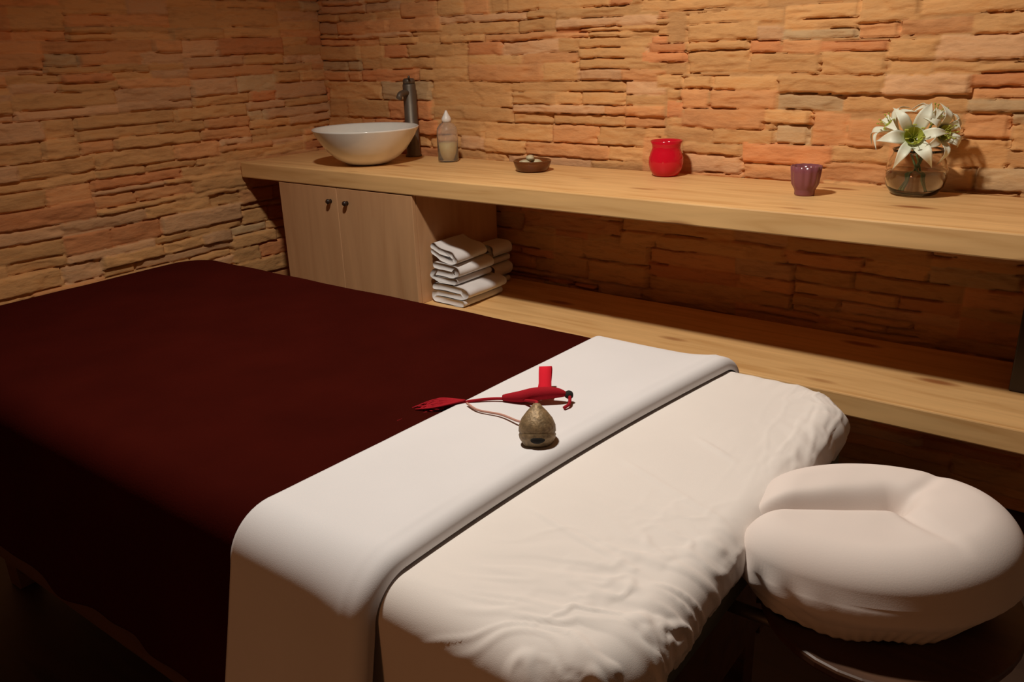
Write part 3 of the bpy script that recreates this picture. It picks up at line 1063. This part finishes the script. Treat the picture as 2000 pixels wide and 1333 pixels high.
# ------------------------------------------------------------------ face cushion
def cushion():
    cx, cy = CC
    A, B = 0.184, 0.152
    rot = math.radians(37)
    na, nr = 240, 52
    tips = -2.60        # direction of the opening between the two arms

    def wrap(d):
        return (d + PI) % (2 * PI) - PI

    def outline(a):
        r = 1 / math.sqrt((math.cos(a - rot) / A) ** 2 + (math.sin(a - rot) / B) ** 2)
        da = wrap(a - tips)
        return r * (1 - 0.07 * math.exp(-(da / 0.12) ** 2) + 0.05 * math.exp(-((da - 0.4) / 0.35) ** 2) - 0.12 * math.exp(-((da + 0.24) / 0.36) ** 2))
    H = 0.052
    ztop = 0.646
    sa = Vector((math.cos(tips), math.sin(tips)))
    se = Vector((cx + 0.012, cy + 0.035))            # inner end of the slot
    s0 = Vector((cx, cy)) + sa * 0.17                # its mouth
    sd_ = (s0 - se)
    SL = sd_.length
    sd_.normalize()
    rows = []
    for i in range(nr + 1):
        t = i / nr
        row = []
        for k in range(na):
            a = 2 * PI * k / na - PI
            R = outline(a)
            x = cx + R * t * math.cos(a)
            y = cy + R * t * math.sin(a)
            edge = R * (1 - t)
            puff = H * math.sqrt(max(0, 1 - (1 - min(edge / 0.055, 1)) ** 2))
            qx, qy = x - se.x, y - se.y
            s = qx * sd_.x + qy * sd_.y
            tt = -qx * sd_.y + qy * sd_.x
            ds = math.hypot(min(0, s), tt)
            u = max(0, min(1, s / SL))
            wdt = 0.021 * (1 - u) + 0.009 * u
            puff -= (0.046 - 0.012 * u) * math.exp(-(ds / wdt) ** 2)
            for (bx_, by_, dep) in ((cx + 0.045, cy + 0.155, 0.009), (cx + 0.100, cy - 0.045, 0.013)):
                ux, uy = bx_ - se.x, by_ - se.y
                L = math.hypot(ux, uy)
                ux, uy = ux / L, uy / L
                s2 = qx * ux + qy * uy
                t2 = -qx * uy + qy * ux + 0.012 * math.sin(PI * min(1, max(0, s2 / L)))
                if s2 > 0:
                    puff -= dep * math.exp(-(t2 / 0.011) ** 2) * max(0, 1 - s2 / (L * 1.2))
            puff += 0.009 * math.exp(-(((x - cx - 0.095) / 0.05) ** 2 + ((y - cy - 0.03) / 0.09) ** 2))
            nz = float(vnoise(np.array([x * 30]), np.array([y * 30]), 5)[0]) - 0.5
            z = ztop + puff + nz * 0.0025 * (1 - t)
            row.append((x, y, z))
        rows.append(row)
    for j in range(1, 25):
        s = j / 24
        row = []
        for k in range(na):
            a = 2 * PI * k / na - PI
            R = outline(a)
            da = wrap(a - (-2.25))
            bulge = 0.004 * math.sin(PI * min(1, s * 2)) - 0.055 * max(0, s - 0.25) ** 1.2
            ga = 0.5 + 0.5 * math.sin(a * 54 + 2 * math.sin(a * 5))
            # slanting pleats where the cover is pulled tight under the near arm
            gb = 0.5 - 0.5 * math.cos(a * 25 - s * 7.5 + 0.8 * math.sin(a * 6))
            fold = math.exp(-(da / 0.48) ** 2)
            amp = 0.0030 * ga * s ** 1.5 + 0.010 * gb ** 1.3 * fold * math.sin(PI * min(1, s * 1.1 + 0.0)) ** 0.6
            rr = R + bulge - amp + 0.001
            z = ztop - 0.078 * s - 0.004 * math.sin(a * 7) * s
            row.append((cx + rr * math.cos(a), cy + rr * math.sin(a), z))
        rows.append(row)
    V = [p for r in rows for p in r]
    return V, grid_faces(len(rows), na, True)


v, f = cushion()
fc = make('face_cushion', v, f, M_COVER, None, origin=(CC[0], CC[1], 0.58))
tag(fc, 'horseshoe face cushion in a gathered ivory cover at the head end of the massage table', 'cushion')

# ------------------------------------------------------------------ bell with red cord on the sheet
SZ = 0.7015
bl = empty('bell', (-0.656, 0.917, SZ), 'small round aged brass bell tied to a red cord, on the white sheet', 'bell')
c = Vector((-0.656, 0.917, SZ))
ax = Vector((-0.25, 0.35, 1.0)).normalized()
tm = ax.to_track_quat('Z', 'Y').to_matrix()
prof = [(0, 0.0), (0.010, 0.001), (0.020, 0.006), (0.0265, 0.016), (0.0278, 0.022), (0.0265, 0.0245), (0.0278, 0.027), (0.0272, 0.036), (0.023, 0.046), (0.015, 0.056), (0.008, 0.063), (0.005, 0.067), (0, 0.068)]
prof = [(r * 1.02, z * 1.03) for r, z in prof]
v, f = lathe_data(prof, tuple(c), 40, tm)
body = make('bell_body', v, f, M_BELL, bl)
# slit: black blob on the camera side, painting the shade inside the opening
front = Vector((0.58, -0.82, 0)).normalized()
sd = Vector((0, 0, 1)).cross(front).normalized()
cc = c + ax * 0.025 + front * 0.0262
v, f = blob(0, 0, 0, 0.010, 0.0035, 0.0055, 3)
V2 = [tuple(cc + sd * p[0] + front * p[1] + Vector((0, 0, p[2]))) for p in v]
make('slit', V2, f, M_HOLE, bl, label='black patch for the shade in the slit')
tp = c + ax * 0.066
z0 = SZ + 0.004
# red cord running from the bell over the sheet to the blanket
pts = [tuple(tp), (tp.x - 0.006, tp.y + 0.006, tp.z - 0.002), (-0.7279, 1.0161, z0 + 0.020), (-0.7718, 1.0405, z0 + 0.003), (-0.8158, 1.0258, z0 + 0.001), (-0.8519, 0.9985, z0 - 0.002), (-0.8842, 0.9721, z0 - 0.010)]
v, f = tube_data(pts, 0.0026, 10, 8)
make('cord', v, f, M_REDCORD, bl, label='thin dark red cord')
# thicker wrapped bundle next to the bell
pts = [(-0.8090, 1.0317, z0 + 0.002), (-0.7816, 1.0434, z0 + 0.006), (-0.7572, 1.0571, z0 + 0.012), (-0.7308, 1.0747, z0 + 0.014), (-0.7132, 1.0845, z0 + 0.012)]
v, f = tube_data(pts, lambda t: 0.003 + 0.0085 * math.sin(PI * min(1, t * 0.95 + 0.05)) ** 0.7, 12, 8)
V2 = []
make('cord_bundle', v, f, M_REDCORD, bl, label='thick dark red wrapped cord bundle')
v, f = blob(-0.7098, 1.0864, z0 + 0.011, 0.0075, 0.0075, 0.0075, 8)
make('bead', v, f, M_HOLE, bl, label='small black bead')
v, f = tube_data([(-0.7054, 1.0825, z0 + 0.010), (-0.6976, 1.0688, z0 + 0.004), (-0.6995, 1.0552, z0 + 0.001)], 0.0028, 8, 6)
make('cord_end', v, f, M_REDCORD, bl, label='short dark red cord end')


# ribbon loop standing up
def ribbon(path, w, wdir, thick=0.0012):
    P = catmull(path, 8)
    W = Vector(wdir).normalized() * (w / 2)
    V = []
    for p in P:
        for s in (-1, 0, 1):
            V.append((p[0] + W.x * s, p[1] + W.y * s, p[2] + W.z * s))
    return V, grid_faces(len(P), 3)


wd = (0.80, 0.60, 0)
v, f = ribbon([(-0.7474, 1.0698, z0 + 0.014), (-0.7572, 1.0845, z0 + 0.022), (-0.7738, 1.1089, z0 + 0.034), (-0.7816, 1.1216, z0 + 0.036), (-0.7836, 1.1265, z0 + 0.028), (-0.7767, 1.1138, z0 + 0.014), (-0.7601, 1.0845, z0 + 0.008)], 0.022, wd)
o = make('ribbon_loop', v, f, M_REDCLOTH, bl, label='bright red ribbon loop')
sm = o.modifiers.new('thickness', 'SOLIDIFY')
sm.thickness = 0.0012
# tassel strands on the blanket
parts = []
rr = random.Random(4)
for k in range(13):
    a = rr.uniform(-0.012, 0.012)
    b = rr.uniform(-0.020, 0.020)
    L = rr.uniform(0.6, 1.0)
    s0 = Vector((-0.8598, 0.9917, z0 + 0.000))
    e0 = Vector((-0.923 - 0.015 * rr.random(), 0.938 + b, z0 - 0.012))
    m0 = (s0 + e0) / 2 + Vector((a, -a, 0.003))
    pE = s0 + (e0 - s0) * L
    parts.append(tube_data([tuple(s0), tuple(m0), tuple(pE)], 0.0016, 6, 6))
v, f = join(*parts)
make('tassel', v, f, M_REDCORD, bl, label='frayed red tassel')
v, f = tube_data([(-0.8842, 0.9623, z0 - 0.010), (-0.9037, 0.9330, z0 - 0.013), (-0.9135, 0.9086, z0 - 0.013), (-0.9184, 0.8842, z0 - 0.013)], 0.0022, 8, 6)
make('trailing_cord', v, f, M_REDCORD, bl, label='dark red cord end trailing over the blanket')
v, f = tube_data([(-0.6995, 0.9623, z0 + 0.012), (-0.7279, 0.9672, z0 + 0.004), (-0.7718, 0.9770, z0 + 0.001), (-0.8158, 0.9721, z0), (-0.8480, 0.9819, z0 + 0.001)], 0.0020, 8, 8)
make('thin_cord', v, f, M_PALECORD, bl, label='thin pale pink cord')
